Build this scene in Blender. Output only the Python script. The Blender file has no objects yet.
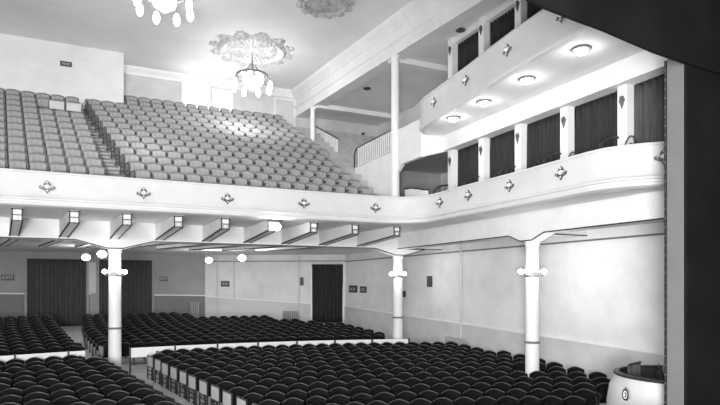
import bpy, math, random
from mathutils import Vector, Matrix
random.seed(7)
PI = math.pi
sc = bpy.context.scene
col = sc.collection
E = 3.55                       # eye height above the lowest floor; heights below are given relative to the eye
R25 = math.radians(25)

# ------------------------------------------------------------------ camera, world, lights, exposure
cam_d = bpy.data.cameras.new('camera'); cam = bpy.data.objects.new('camera', cam_d); col.objects.link(cam)
cam.location = (0, 0, E); cam.rotation_euler = (PI/2, 0, -R25)
cam_d.lens = 28.0; cam_d.sensor_width = 36; cam_d.shift_y = 80.5/720
cam_d.clip_end = 200; cam_d.clip_start = .1
sc.camera = cam
w = bpy.data.worlds.new('world'); sc.world = w; w.use_nodes = True
w.node_tree.nodes['Background'].inputs[0].default_value = (1, 1, 1, 1)
w.node_tree.nodes['Background'].inputs[1].default_value = .2
sc.view_settings.view_transform = 'Standard'; sc.view_settings.look = 'None'
sc.view_settings.gamma = 1; sc.view_settings.use_curve_mapping = False
sc.view_settings.exposure = .05

def lamp(kind, name, loc, power, size=.3, target=None, spot=None, blend=.6, sy=None):
    d = bpy.data.lights.new(name, kind); o = bpy.data.objects.new(name, d); col.objects.link(o)
    o.location = (loc[0], loc[1], loc[2]+E); d.energy = power
    if kind == 'AREA':
        d.size = size
        if sy: d.shape = 'RECTANGLE'; d.size_y = sy
    else: d.shadow_soft_size = size
    if kind == 'SPOT': d.spot_size = math.radians(spot); d.spot_blend = blend
    if target:
        v = Vector(target)-Vector(loc); o.rotation_euler = v.to_track_quat('-Z', 'Y').to_euler()
    return o
# added area lights, unseen behind the camera, to fill the house
lamp('AREA', 'added_fill_light', (-4.5, -3.0, 2.6), 1500, 3.0, (5, 22, 4.5), sy=2.0)
lamp('AREA', 'added_fill_light', (-2.5, -3.5, .6), 950, 2.5, (13.6, 15, -.6), sy=2.0)
lamp('AREA', 'added_fill_light', (-1.5, -2.5, -1.2), 2600, 2.2, (4.5, 19, 9.9), sy=2.2)
# house lights hung under the big ceiling
lamp('POINT', 'chandelier_light', (5.78, 23.0, 7.6), 100, .5)
lamp('POINT', 'chandelier_light', (1.76, 17.5, 7.6), 150, .5)

# ------------------------------------------------------------------ materials
def mat(name, g, rough=.7, var=.0, scale=3.0, metal=0.0, emit=0.0, bump=0.0, stretch=None, spec=.5, var2=0.0):
    m = bpy.data.materials.new(name); m.use_nodes = True
    nt = m.node_tree; b = nt.nodes['Principled BSDF']
    b.inputs['Base Color'].default_value = (g, g, g, 1)
    b.inputs['Roughness'].default_value = rough; b.inputs['Metallic'].default_value = metal
    b.inputs['Specular IOR Level'].default_value = spec
    if emit:
        b.inputs['Emission Color'].default_value = (1, 1, 1, 1); b.inputs['Emission Strength'].default_value = emit
    tc = nt.nodes.new('ShaderNodeTexCoord'); mp = nt.nodes.new('ShaderNodeMapping')
    nt.links.new(tc.outputs['Object'], mp.inputs[0])
    if stretch: mp.inputs['Scale'].default_value = stretch
    n = nt.nodes.new('ShaderNodeTexNoise'); n.inputs['Scale'].default_value = scale; n.inputs['Detail'].default_value = 6
    nt.links.new(mp.outputs[0], n.inputs['Vector'])
    rp = nt.nodes.new('ShaderNodeValToRGB')
    lo = max(0, g*(1-var)); hi = min(1, g*(1+var))
    rp.color_ramp.elements[0].position = .32; rp.color_ramp.elements[0].color = (lo, lo, lo, 1)
    rp.color_ramp.elements[1].position = .62; rp.color_ramp.elements[1].color = (hi, hi, hi, 1)
    nt.links.new(n.outputs['Fac'], rp.inputs[0])
    out = rp.outputs[0]
    if var2:                                   # broad stains on old plaster
        n2 = nt.nodes.new('ShaderNodeTexNoise'); n2.inputs['Scale'].default_value = scale*.22; n2.inputs['Detail'].default_value = 8
        n2.inputs['Roughness'].default_value = .65
        nt.links.new(mp.outputs[0], n2.inputs['Vector'])
        r2 = nt.nodes.new('ShaderNodeValToRGB')
        k = 1-var2
        r2.color_ramp.elements[0].position = .36; r2.color_ramp.elements[0].color = (k, k, k, 1)
        r2.color_ramp.elements[1].position = .56; r2.color_ramp.elements[1].color = (1, 1, 1, 1)
        nt.links.new(n2.outputs['Fac'], r2.inputs[0])
        mx = nt.nodes.new('ShaderNodeMixRGB'); mx.blend_type = 'MULTIPLY'; mx.inputs[0].default_value = 1
        nt.links.new(out, mx.inputs[1]); nt.links.new(r2.outputs[0], mx.inputs[2]); out = mx.outputs[0]
    nt.links.new(out, b.inputs['Base Color'])
    if bump:
        bp = nt.nodes.new('ShaderNodeBump'); bp.inputs['Strength'].default_value = bump; bp.inputs['Distance'].default_value = .02
        nt.links.new(n.outputs['Fac'], bp.inputs['Height']); nt.links.new(bp.outputs[0], b.inputs['Normal'])
    return m
M = dict(
    plaster=mat('white_plaster', .80, .85, .03, 1.6, var2=.10, bump=.1),
    wall=mat('house_wall_plaster', .78, .8, .04, 1.4, var2=.14, bump=.1),
    wains=mat('wainscot_paint', .62, .6, .05, 1.8, var2=.12),
    greywall=mat('grey_wall_shade', .34, .8, .05, 1.2, var2=.12),  # shade of the rear-left wall put into the base colour
    greywains=mat('shaded_wainscot_paint', .17, .6, .06, 1.5),  # dado of that wall, its shade also put into the colour
    ceil=mat('ceiling_plaster', .80, .9, .03, .8, var2=.10),
    trim=mat('white_trim', .84, .55, .02, 4),
    stripe=mat('dark_stripe_paint', .03, .6, .1, 8),
    parapet=mat('parapet_plaster', .66, .6, .03, 2, var2=.06),
    floor=mat('floor_boards', .62, .6, .15, 5, stretch=(1, 1, 1), bump=.1),
    step=mat('balcony_concrete', .42, .8, .10, 5),
    stage=mat('stage_boards', .10, .7, .2, 6, stretch=(8, .4, 1)),
    black=mat('stage_black_paint', .011, .85, .25, .8, var2=.3, spec=.15),
    jamb=mat('grey_jamb_paint', .17, .8, .05, 3),
    leather=mat('black_leather', .0045, .7, .25, 9, bump=.1, spec=.12),
    crest=mat('seat_edge_highlight', .04, .45, .35, 7, spec=.5),  # rim highlight painted in as a paler top edge
    dwood=mat('dark_stained_wood', .035, .4, .25, 6, stretch=(1, 1, 6), spec=.6),
    iron=mat('black_iron', .02, .5, .2, 12),
    panel=mat('pale_end_panel', .5, .5, .12, 8, stretch=(6, 6, 1)),
    bback=mat('balcony_seat_back', .2, .45, .12, 5, stretch=(5, 1, 1), spec=.5),
    bpan=mat('balcony_seat_pan', .33, .35, .15, 5, stretch=(5, 1, 1), spec=.6),
    bmetal=mat('balcony_seat_iron', .10, .5, .15, 9),
    curtain=mat('dark_velvet', .022, .9, .25, 7, stretch=(3, 3, .3)),
    gcurtain=mat('faded_velvet', .06, .9, .25, 7, stretch=(3, 3, .3)),
    brass=mat('dull_gilt', .11, .45, .35, 14, metal=.4),
    glass=mat('lamp_glass', .9, .3, emit=12),
    bulb=mat('lit_bulb', .9, .3, emit=12),
    window=mat('lit_window', .9, .4, emit=3.0),
    sign=mat('dark_sign', .06, .5, .1, 20),
    signw=mat('sign_lettering', .55, .6, .05, 20),
    rad=mat('radiator_paint', .42, .45, .06, 9, metal=.2),
    grille=mat('ceiling_grille', .42, .7, .25, 9),
    rad2=mat('dark_nosing', .16, .6, .1, 9),
    greyobj=mat('grey_cloth', .25, .8, .15, 9),
)

# ------------------------------------------------------------------ mesh helpers (all z in helpers relative to the eye for world parts)
class MB:
    def __init__(s): s.v = []; s.f = []; s.mi = []
    def add(s, vs, fs, mi=0):
        n = len(s.v); s.v += [tuple(p) for p in vs]; s.f += [tuple(i+n for i in f) for f in fs]; s.mi += [mi]*len(fs); return s
    def box(s, x0, y0, z0, x1, y1, z1, mi=0):
        vs = [(x0,y0,z0),(x1,y0,z0),(x1,y1,z0),(x0,y1,z0),(x0,y0,z1),(x1,y0,z1),(x1,y1,z1),(x0,y1,z1)]
        return s.add(vs, [(0,3,2,1),(4,5,6,7),(0,1,5,4),(1,2,6,5),(2,3,7,6),(3,0,4,7)], mi)
    def prism(s, poly, z0, z1, mi=0):           # polygon in xy extruded in z
        n = len(poly); vs = [(p[0],p[1],z0) for p in poly]+[(p[0],p[1],z1) for p in poly]
        return s.add(vs, [tuple(range(n))[::-1], tuple(range(n, 2*n))]+[(i,(i+1)%n,n+(i+1)%n,n+i) for i in range(n)], mi)
    def prism3(s, poly, d, mi=0):               # 3-D polygon extruded by vector d
        n = len(poly); d = Vector(d); vs = [Vector(p) for p in poly]; vs = vs+[p+d for p in vs]
        return s.add(vs, [tuple(range(n))[::-1], tuple(range(n, 2*n))]+[(i,(i+1)%n,n+(i+1)%n,n+i) for i in range(n)], mi)
    def quad(s, a, b, c, d, mi=0): return s.add([a,b,c,d], [(0,1,2,3)], mi)
    def lathe(s, prof, c=(0,0), seg=20, mi=0, z=0):
        n = len(prof); vs = []; fs = []
        for k in range(seg):
            a = 2*PI*k/seg
            for r, h in prof: vs.append((c[0]+r*math.cos(a), c[1]+r*math.sin(a), h+z))
        for k in range(seg):
            k2 = (k+1) % seg
            for i in range(n-1): fs.append((k*n+i, k2*n+i, k2*n+i+1, k*n+i+1))
        return s.add(vs, fs, mi)
    def tube(s, pts, r=.02, seg=8, mi=0):
        pts = [Vector(p) for p in pts]; vs = []; fs = []
        for i, p in enumerate(pts):
            t = (pts[min(i+1, len(pts)-1)]-pts[max(i-1, 0)]).normalized()
            u = t.cross(Vector((0,0,1)));
            if u.length < .05: u = t.cross(Vector((1,0,0)))
            u.normalize(); v2 = t.cross(u)
            rr = r[i] if isinstance(r, (list, tuple)) else r
            for k in range(seg):
                a = 2*PI*k/seg; vs.append(p+u*rr*math.cos(a)+v2*rr*math.sin(a))
        for i in range(len(pts)-1):
            for k in range(seg): fs.append((i*seg+k, i*seg+(k+1)%seg, (i+1)*seg+(k+1)%seg, (i+1)*seg+k))
        fs.append(tuple(range(seg))[::-1]); fs.append(tuple(range((len(pts)-1)*seg, len(pts)*seg)))
        return s.add(vs, fs, mi)
    def sphere(s, c, r, seg=12, rings=8, mi=0, sz=1.0):
        prof = [(max(1e-4, r*math.sin(PI*i/rings)), -r*sz*math.cos(PI*i/rings)) for i in range(rings+1)]
        return s.lathe(prof, (c[0], c[1]), seg, mi, c[2])
    def sweep(s, path, prof, mi=0, close=False):      # path xy points; prof = (offset to the left normal, z)
        n = len(prof); N = len(path); vs = []; fs = []
        for i, p in enumerate(path):
            a = path[max(i-1, 0)]; b = path[min(i+1, N-1)]
            t = Vector((b[0]-a[0], b[1]-a[1])).normalized(); nx, ny = -t.y, t.x
            for o, z in prof: vs.append((p[0]+nx*o, p[1]+ny*o, z))
        for i in range(N-1):
            for k in range(n if close else n-1):
                k2 = (k+1) % n
                fs.append((i*n+k, (i+1)*n+k, (i+1)*n+k2, i*n+k2))
        if close: fs.append(tuple(range(n))); fs.append(tuple(range((N-1)*n, N*n))[::-1])
        return s.add(vs, fs, mi)
    def xf(s, m):
        s.v = [tuple(m @ Vector(p)) for p in s.v]; return s
    def build(s, name, mats, parent=None, smooth=False, lift=None, bevel=0):
        me = bpy.data.meshes.new(name)
        if lift is None: lift = parent is None
        vs = [(p[0], p[1], p[2]+E) for p in s.v] if lift else s.v
        me.from_pydata([tuple(p) for p in vs], [], s.f)
        mats = mats if isinstance(mats, (list, tuple)) else [mats]
        for m in mats: me.materials.append(M[m] if isinstance(m, str) else m)
        for p, i in zip(me.polygons, s.mi): p.material_index = i; p.use_smooth = smooth
        me.validate(); me.update()
        o = bpy.data.objects.new(name, me); col.objects.link(o)
        if smooth: o.data.set_sharp_from_angle(angle=math.radians(40))
        if bevel:
            b = o.modifiers.new('bevel', 'BEVEL'); b.width = bevel; b.segments = 2; b.limit_method = 'ANGLE'
        if parent: o.parent = parent
        return o

def tag(o, label=None, cat=None, group=None, kind=None):
    if label: o['label'] = label
    if cat: o['category'] = cat
    if group: o['group'] = group
    if kind: o['kind'] = kind
    return o
def struct(o, label=None, cat=None):
    o['kind'] = 'structure'
    if label: o['label'] = label
    if cat: o['category'] = cat
    return o
def empty(name, loc, rz=0, label=None, cat=None, group=None):
    o = bpy.data.objects.new(name, None); col.objects.link(o); o.empty_display_size = .1
    o.location = (loc[0], loc[1], loc[2]+E); o.rotation_euler = (0, 0, rz)
    return tag(o, label, cat, group)
kids = {}
def dup(o, loc=None, rz=None, label=None, group=None, parent=None):
    c = o.copy(); col.objects.link(c)
    if parent: c.parent = parent
    if loc is not None: c.location = (loc[0], loc[1], loc[2]+E)
    if rz is not None: c.rotation_euler = (0, 0, rz)
    if label: c['label'] = label
    if group: c['group'] = group
    for ch in kids_of(o): dup(ch, parent=c)
    return c
def kids_of(o):
    if o.name not in kids: kids[o.name] = [c for c in bpy.data.objects if c.parent == o]
    return kids[o.name]
ORD = ['first','second','third','fourth','fifth','sixth','seventh','eighth','ninth','tenth','eleventh','twelfth','thirteenth',
       'fourteenth','fifteenth','sixteenth','seventeenth','eighteenth','nineteenth','twentieth','twenty-first','twenty-second',
       'twenty-third','twenty-fourth','twenty-fifth','twenty-sixth','twenty-seventh','twenty-eighth','twenty-ninth','thirtieth',
       'thirty-first','thirty-second','thirty-third','thirty-fourth']

FP = 560.0
def proj(x, y, z):
    Y = math.sin(R25)*x+math.cos(R25)*y; X = math.cos(R25)*x-math.sin(R25)*y
    return 360+FP*X/Y, 283-FP*z/Y, Y

# ------------------------------------------------------------------ main floor (raked in arcs)
CX, CY = 3.0, -4.0
def F(x, y):
    r = math.hypot(x-CX, y-CY)
    if r < 15: return -3.55
    if r < 25.4: return -3.55+.35*(r-15)/10.4
    return min(-3.2+(r-25.4)*.07, -2.46)
WS = 13.7        # right wall plane
P1 = (6.05, 36.0); P2 = (13.7, 31.5)
def floor_mesh():
    m = MB(); nx, ny = 56, 76; x0, x1, y0, y1 = -9.2, 13.75, 6.9, 36.05
    vs = []
    for j in range(ny+1):
        for i in range(nx+1):
            x = x0+(x1-x0)*i/nx; y = y0+(y1-y0)*j/ny; vs.append((x, y, F(x, y)))
    fs = [(j*(nx+1)+i, j*(nx+1)+i+1, (j+1)*(nx+1)+i+1, (j+1)*(nx+1)+i) for j in range(ny) for i in range(nx)]
    m.add(vs, fs); return m
struct(floor_mesh().build('floor', 'floor', smooth=True), 'raked timber floor of the lower auditorium', 'floor')
struct(MB().box(-10, -5, -2.45, 12, 6.4, -2.25).build('stage_floor', 'stage'), 'dark boarded stage floor', 'floor')
struct(MB().box(-10, 6.3, -3.6, 9.9, 6.4, -2.25).build('stage_front', 'black'), 'dark upright front of the stage', 'wall')

# ------------------------------------------------------------------ walls of the lower house
ZC = 1.75        # ceiling under the balcony
def wallseg(m, a, b, z0, z1, t=.15, mi=0):
    d = Vector((b[0]-a[0], b[1]-a[1])).normalized(); n = Vector((d.y, -d.x))*t
    m.prism([a, b, (b[0]-n.x, b[1]-n.y), (a[0]-n.x, a[1]-n.y)], z0, z1, mi)
mw = MB(); mw.box(WS, 6.4, -3.7, WS+.2, 32.6, 9.9); 
wr = struct(mw.build('wall_right', 'wall'), 'tall pale plastered right side wall of the auditorium', 'wall')
# wall back: left part greyed to paint in its shade, right part pale with a chamfer
struct(MB().box(-9.2, 36.0, -2.9, 6.05, 36.2, ZC+.05).build('wall_back_left', 'greywall'), 'shade-greyed rear wall of the stalls behind the left seats', 'wall')
# chamfer wall with doorway (u 310..345)
def lerp(a, b, t): return (a[0]+(b[0]-a[0])*t, a[1]+(b[1]-a[1])*t)
CD0, CD1 = .765, .985
m = MB()
def seg_box(m, a, b, z0, z1, t=.2, mi=0, off=0.0):      # wall on the far side of the line a->b (left to right seen from the stage)
    d = Vector((b[0]-a[0], b[1]-a[1])).normalized(); n = Vector((-d.y, d.x))
    p = [(a[0]-n.x*off, a[1]-n.y*off), (b[0]-n.x*off, b[1]-n.y*off), (b[0]+n.x*(t-off), b[1]+n.y*(t-off)), (a[0]+n.x*(t-off), a[1]+n.y*(t-off))]
    m.prism(p, z0, z1, mi)
seg_box(m, P1, lerp(P1, P2, CD0), -2.9, ZC+.05); seg_box(m, lerp(P1, P2, CD0), lerp(P1, P2, CD1), 1.12, ZC+.05)
seg_box(m, lerp(P1, P2, CD1), P2, -2.9, ZC+.05)
struct(m.build('wall_back_right', 'wall'), 'pale plastered rear wall of the stalls beside the single curtained doorway', 'wall')
struct(MB().box(-9.4, 6.4, -3.7, -9.2, 36.2, 10.0).build('wall_left', 'plaster'), 'plastered left side wall of the auditorium', 'wall')
# wainscots (sloping with the floor)
def wains(name, a, b, za, zb, zlo, mt, label, off=.03, skip=()):
    m = MB(); d = Vector((b[0]-a[0], b[1]-a[1])).normalized(); n = Vector((d.y, -d.x))*off
    rng = []; t0 = 0
    for s0, s1 in skip: rng.append((t0, s0)); t0 = s1
    rng.append((t0, 1))
    for s0, s1 in rng:
        p, q = lerp(a, b, s0), lerp(a, b, s1); zp = za+(zb-za)*s0; zq = za+(zb-za)*s1
        lo = [(p[0], p[1], zlo), (q[0], q[1], zlo), (q[0], q[1], zq), (p[0], p[1], zp)]
        m.prism3([Vector(v)+Vector((n.x, n.y, 0)) for v in lo], (-n.x*.9, -n.y*.9, 0), 0)
        n2 = n*1.9
        lo = [(p[0], p[1], zp-.02), (q[0], q[1], zq-.02), (q[0], q[1], zq+.05), (p[0], p[1], zp+.05)]
        m.prism3([Vector(v)+Vector((n2.x, n2.y, 0)) for v in lo], (-n2.x*.9, -n2.y*.9, 0), 1)
    return struct(m.build(name, [mt, 'trim' if mt == 'wains' else 'plaster']), label, 'wainscot')
wains('trim_1', P2, (WS, 6.9), -1.42, -1.98, -3.6, 'wains', 'painted dado and rail along the right side wall')
wains('trim_2', P1, P2, -.85, -1.41, -2.9, 'wains', 'painted dado and rail on the pale rear wall', skip=((CD0, CD1),))
wains('trim_3', (-9.2, 36.0), P1, -.50, -.80, -2.9, 'greywains', 'shade-darkened painted dado and rail on the grey rear wall', skip=((.385, .502), (.573, .664)))
# picture rail line
m = MB(); m.box(WS-.04, 7, 1.29, WS, 32.5, 1.34); seg_box(m, P1, P2, 1.33, 1.38, .04, off=.04)
struct(m.build('trim_4', 'jamb'), 'thin grey picture rail around the lower walls', 'trim')

# ------------------------------------------------------------------ ceilings under the balcony
struct(MB().prism([(-9.2, 21.0), (11.5, 21.0), (11.5, 6.9), (13.7, 6.9), (13.7, 31.5), (6.05, 36.0), (-9.2, 36.0)], ZC, ZC+.1).build('ceiling_under_balcony', 'ceil'),
       'flat plaster ceiling beneath the balcony', 'ceiling')
# parapet path (along the front, round the corner, along the side boxes and out to the proscenium)
def arc(cx, cy, r, a0, a1, n): return [(cx+r*math.cos(math.radians(a0+(a1-a0)*i/n)), cy+r*math.sin(math.radians(a0+(a1-a0)*i/n))) for i in range(n+1)]
PAR = [(-9.2, 17.25), (-6, 17.36), (-3, 17.4), (0, 17.43), (3, 17.44), (6, 17.42), (8.2, 17.4), (9.0, 17.4)]+arc(9.05, 16.1, 1.28, 84, 4, 10)[0:]+[(10.33, 15.4), (10.3, 14.5), (10.32, 13), (10.32, 11.5), (10.28, 10.2), (10.26, 9.5)]
PAR += [(10.30, 9.1), (10.45, 8.75), (10.7, 8.42), (11.03, 8.1), (11.5, 7.72), (12.1, 7.3)]
prof = [(.16, 2.2), (.16, 3.0), (.14, 3.03), (-.04, 3.03), (-.05, 2.99), (-.02, 2.96), (-.02, 2.50), (-.04, 2.36), (-.07, 2.31), (-.11, 2.29), (-.11, 2.25), (-.06, 2.23), (-.06, 2.18), (-.09, 2.16), (-.09, 2.11), (-.02, 2.07), (.16, 2.07)]
struct(MB().sweep(PAR, prof, close=True).build('balcony_parapet', 'parapet', smooth=True), 'white curved balcony parapet sweeping round to the side boxes', 'balcony parapet')
# soffit behind the parapet in front of the girder, and along the side
inner = [(p[0], p[1]+.1) for p in PAR[:8]]
struct(MB().prism([(-9.2, 17.4), (-3, 17.5), (3, 17.53), (9.0, 17.5), (9.9, 17.2), (10.4, 16.4), (10.42, 9.6), (10.8, 8.6), (11.6, 7.8), (12.1, 7.4), (12.1, 6.98), (13.7, 6.98), (13.7, 21.0), (-9.2, 21.0)], 2.08, 2.16).build('balcony_soffit', 'ceil'),
       'plaster soffit of the balcony front between the brackets', 'ceiling')

# girders on the column lines with haunches and dark painted lines
COLS = [(.5, 21.05, .21), (11.6, 21.05, .21), (11.7, 12.95, .205)]
def girder(name, p0, p1, wid, z0, z1, cols, drop, hl, label):
    p0 = Vector(p0); p1 = Vector(p1); d = (p1-p0); L = d.length; d.normalize(); n = Vector((-d.y, d.x))*wid/2
    # silhouette in (t, z)
    pts = [(0, z1), (0, z0)]
    for t in cols: pts += [(t-hl-.25, z0), (t-.25, z0-drop), (t+.25, z0-drop), (t+hl+.25, z0)]
    pts += [(L, z0), (L, z1)]
    m = MB(); P = lambda t, z, s: (p0.x+d.x*t+n.x*s, p0.y+d.y*t+n.y*s, z)
    m.prism3([P(t, z, -1) for t, z in pts], (2*n.x, 2*n.y, 0), 0)
    for s in (-1, 1):                                   # painted line along both bottom edges
        e = pts[1:-1]
        for (ta, za), (tb, zb) in zip(e[:-1], e[1:]):
            if abs(tb-ta) < .01: continue
            q = [P(ta, za-.004, s*1.02), P(tb, zb-.004, s*1.02), P(tb, zb+.032, s*1.02), P(ta, za+.032, s*1.02)]
            m.prism3(q, (-n.x*s*.1, -n.y*s*.1, 0), 1)
    return struct(m.build(name, ['plaster', 'stripe']), label, 'beam')
girder('main_girder', (-9.2, 21.05), (11.9, 21.05), .5, 1.43, 2.1, [.5+9.2, 11.6+9.2], .26, .95, 'long haunched girder carrying the balcony over the left and middle columns')
girder('side_girder', (11.67, 20.8), (11.67, 6.99), .45, 1.43, 2.1, [20.8-12.95], .19, .5, 'haunched girder above the right column under the side boxes')
# short cross beams from column to wall
for (cx, cy) in ((11.6, 21.05), (11.7, 12.95)):
    m = MB(); pts = [(11.9, 1.75), (11.9, 1.22), (12.35, 1.45), (13.7, 1.45), (13.7, 1.75)]
    m.prism3([(x, cy-.2, z) for x, z in pts], (0, .4, 0), 0)
    for yy in (cy-.215, cy+.185):
        for (xa, za), (xb, zb) in zip(pts[1:-2], pts[2:-1]): m.prism3([(xa, yy, za), (xb, yy, zb), (xb, yy, zb+.035), (xa, yy, za+.035)], (0, .03, 0), 1)
    struct(m.build('cross_beam', ['plaster', 'stripe']), 'short haunched beam from the '+('middle' if cy > 20 else 'right')+' column to the right wall', 'beam')

# cantilever brackets under the balcony front
BR = [-2.02, -.63, .75, 2.2, 3.62, 5.12, 6.58, 8.12, 9.78]
def bracket(s0, shift, label, lit=False):
    r = empty('cantilever_bracket', (s0, 17.82, 1.7), 0, label, 'bracket', 'brackets under the balcony front')
    hw = .125
    m = MB(); prof = [(0, 0), (0, .36), (2.95, .36), (2.95, -.2)]
    for x in (-1,):
        vs = [(-hw, y, z) for y, z in prof]+[(hw, y, z) for y, z in prof]
        vs = [(v[0]+shift*v[1]/2.95, v[1], v[2]) for v in vs]
        m.add(vs, [(0,1,2,3), (7,6,5,4), (0,4,5,1), (1,5,6,2), (2,6,7,3), (3,7,4,0)])
    m.build('beam', 'plaster', r)
    f = MB()                                    # dark frame on the end face and edge lines under the beam
    for x0, x1, z0, z1 in ((-hw-.01, -hw+.025, 0, .33), (hw-.025, hw+.01, 0, .33), (-hw-.03, hw+.03, .31, .345), (-hw, hw, -.01, .02), (-hw, hw, .15, .175)):
        f.box(x0, -.025, z0, x1, .0, z1)
    for sx in (-1, 1):
        f.prism3([(sx*hw+.018, -.01, -.012), (sx*hw+.018+shift, 2.94, -.212), (sx*hw+.018+shift, 2.94, -.17), (sx*hw+.018, -.01, .03)], (-.036, 0, 0))
    f.build('painted_frame', 'stripe', r)
    MB().box(-hw+.02, -.012, .02, hw-.02, 0, .155).build('end_panel', 'rad', r)
    o = MB(); o.lathe([(.001, .035), (.03, .03), (.05, .012), (.055, 0)], seg=4)
    o.xf(Matrix.Translation((0, -.012, .085)) @ Matrix.Rotation(PI/2, 4, 'X') @ Matrix.Rotation(PI/4, 4, 'Z')); o.build('rosette', 'trim', r)
    return r
names = ['leftmost', 'second from left of the', 'third from left of the', 'fourth from left of the', 'fifth from left of the', 'sixth from left of the', 'third from right of the', 'second from right of the', 'rightmost']
for i, s0 in enumerate(BR):
    nm = names[i]
    lb = ('white dark-edged bracket under the balcony front, %s of nine' % nm) if 'the' not in nm else ('white dark-edged bracket under the balcony front, %s nine' % nm)
    bracket(s0, -.42 if i < 2 else (-.28 if i < 4 else -.1), lb)
# beams continuing behind the girder, seen below it
for i, s0 in enumerate(BR):
    m = MB(); x0 = s0-.3; x1 = s0-(2.6 if i > 2 else 1.6)
    a, b = (x0, 21.3), (x1, 27.5)
    seg = Vector((b[0]-a[0], b[1]-a[1])).normalized(); n = Vector((-seg.y, seg.x))*.12
    m.prism([(a[0]+n.x, a[1]+n.y), (a[0]-n.x, a[1]-n.y), (b[0]-n.x, b[1]-n.y), (b[0]+n.x, b[1]+n.y)], 1.55, 1.76, 0)
    for s in (-1, 1):
        q = n*s
        m.prism([(a[0]+q.x*1.1, a[1]+q.y*1.1), (a[0]+q.x*.8, a[1]+q.y*.8), (b[0]+q.x*.8, b[1]+q.y*.8), (b[0]+q.x*1.1, b[1]+q.y*1.1)], 1.54, 1.58, 1)
    struct(m.build('ceiling_rib', ['plaster', 'stripe']), 'slanting ceiling rib behind the girder', 'beam')

# columns
def column(x, y, r, zb, zt, label, base=True):
    c = empty('column', (x, y, zb), 0, label, 'column', 'columns of the auditorium')
    h = zt-zb
    m = MB(); m.lathe([(r*1.02, 0), (r, .05), (r*.97, h*.5), (r*.93, h-.02), (r*.93, h)], seg=28); m.build('shaft', 'trim', c, smooth=True)
    m = MB(); m.lathe([(r*.93, h-.16), (r*1.05, h-.13), (r*1.08, h-.09), (r*.98, h-.06), (r*1.15, h-.03), (r*1.15, h), (0.01, h)], seg=28); m.build('capital', 'trim', c, smooth=True)
    if base:
        m = MB(); m.lathe([(r*1.3, 0), (r*1.3, .08), (r*1.15, .12), (r*1.02, .2)], seg=28); m.build('base', 'jamb', c, smooth=True)
        m = MB(); m.lathe([(r*1.035, 1.62), (r*1.06, 1.64), (r*1.06, 1.67), (r*1.035, 1.69)], seg=28); m.build('collar', 'jamb', c, smooth=True)
    return c
column(.5, 21.05, .21, F(.5, 21.05)+.0, 1.18, 'white round column at the aisle under the left of the balcony')
column(11.6, 21.05, .21, F(11.6, 21.05), 1.18, 'white round column under the middle right corner of the balcony')
column(11.7, 12.95, .205, F(11.7, 12.95), 1.25, 'white round column under the side boxes, nearest the right wall')

# ------------------------------------------------------------------ upper tier: balcony steps, walls, ceiling
KS = .6; RUN = .6
def brow(k): return 17.98+RUN*k
def bflr(k): return 3.0+KS*(brow(k)-17.5)-.88
def smax(a): return 9.56-.147*(a-17.54)
ASL = (28.3-17.3)
def aisleL(a): return .36-.14*(a-17.4)
def aisleR(a): return 1.24-.215*(a-17.4)
m = MB()
for k in range(16):
    a0 = 17.55 if k == 0 else brow(k)-.26; a1 = brow(k)+.34; z = bflr(k)
    lo = 2.17 if k < 5 else z-1.2
    xr = 9.98 if a1 < 22 else 13.6
    m.box(-9.2, a0, lo, xr, a1+.02, z)
struct(m.build('balcony_floor', 'step'), 'stepped floor of the raked balcony', 'floor')
# steps down the aisle (half height risers)
for k in range(1, 14):
    a = brow(k)-.26; xl = aisleL(a)+.04; xr = min(aisleR(a)-.06, xl+1.0)
    if xr-xl < .3: xr = xl+.3
    sb = MB().box(xl, a-.3, bflr(k-1), xr, a+.0, bflr(k-1)+.17)
    sb.box(xl, a-.315, bflr(k-1)+.13, xr, a-.3, bflr(k-1)+.175, 1); sb.box(xl, a-.018, bflr(k)-.05, xr, a-.002, bflr(k)+.004, 1)
    struct(sb.build('aisle_step', ['step', 'rad2']), 'pale step in the balcony aisle', 'step')
struct(MB().box(-9.2, 25.62, 5.0, .95, 27.3, 9.75).build('wall_back_box', 'plaster'), 'white projecting wall behind the left balcony seats', 'wall')
m = MB(); m.box(.95, 27.15, 5.0, WS, 27.35, 9.9)
struct(m.build('wall_back_upper', 'wains'), 'white rear wall of the balcony', 'wall')
m = MB(); m.sweep([(.95, 27.15), (11.0, 27.15)], [(0, 9.72), (0, 9.35), (-.05, 9.35), (-.08, 9.45), (-.2, 9.6), (-.22, 9.72)], close=True)
struct(m.build('trim_5', 'trim'), 'cornice along the rear wall of the balcony', 'cornice')
struct(MB().prism([(-9.2, 6.9), (10.9, 6.9), (9.55, 27.3), (-9.2, 27.3)], 9.7, 9.85).build('ceiling', 'ceil'), 'high plastered ceiling over the auditorium', 'ceiling')
# beam along the right edge of the high ceiling
def bx(a): return 9.2+(25.3-a)*.098
m = MB(); pa = [(bx(27.3), 27.3), (bx(16), 16), (bx(6.9), 6.9)]
m.sweep(pa, [(0, 8.42), (0, 8.82), (-.07, 8.86), (-.07, 8.93), (.0, 8.96), (0, 9.28), (-.08, 9.34), (-.1, 9.4), (-.26, 9.58), (-.3, 9.72), (.6, 9.72), (.6, 8.42)], close=True)
struct(m.build('ceiling_beam', 'plaster'), 'long moulded white beam along the right edge of the high ceiling', 'beam')
struct(MB().prism([(bx(27.3)+.3, 27.2), (bx(6.9)+.3, 6.9), (WS, 6.9), (WS, 27.2)], 8.5, 8.6).build('ceiling_side', 'ceil'), 'lower ceiling over the side gallery', 'ceiling')
for a in (25.0, 18.6):
    struct(MB().box(bx(a)+.1, a-.15, 8.3, WS, a+.2, 8.5).build('gallery_beam', 'plaster'), 'cross beam under the side gallery ceiling', 'beam')
column(9.98, 18.3, .16, bflr(0), 8.44, 'tall slim white column rising from the balcony corner to the ceiling beam', base=False)
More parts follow.
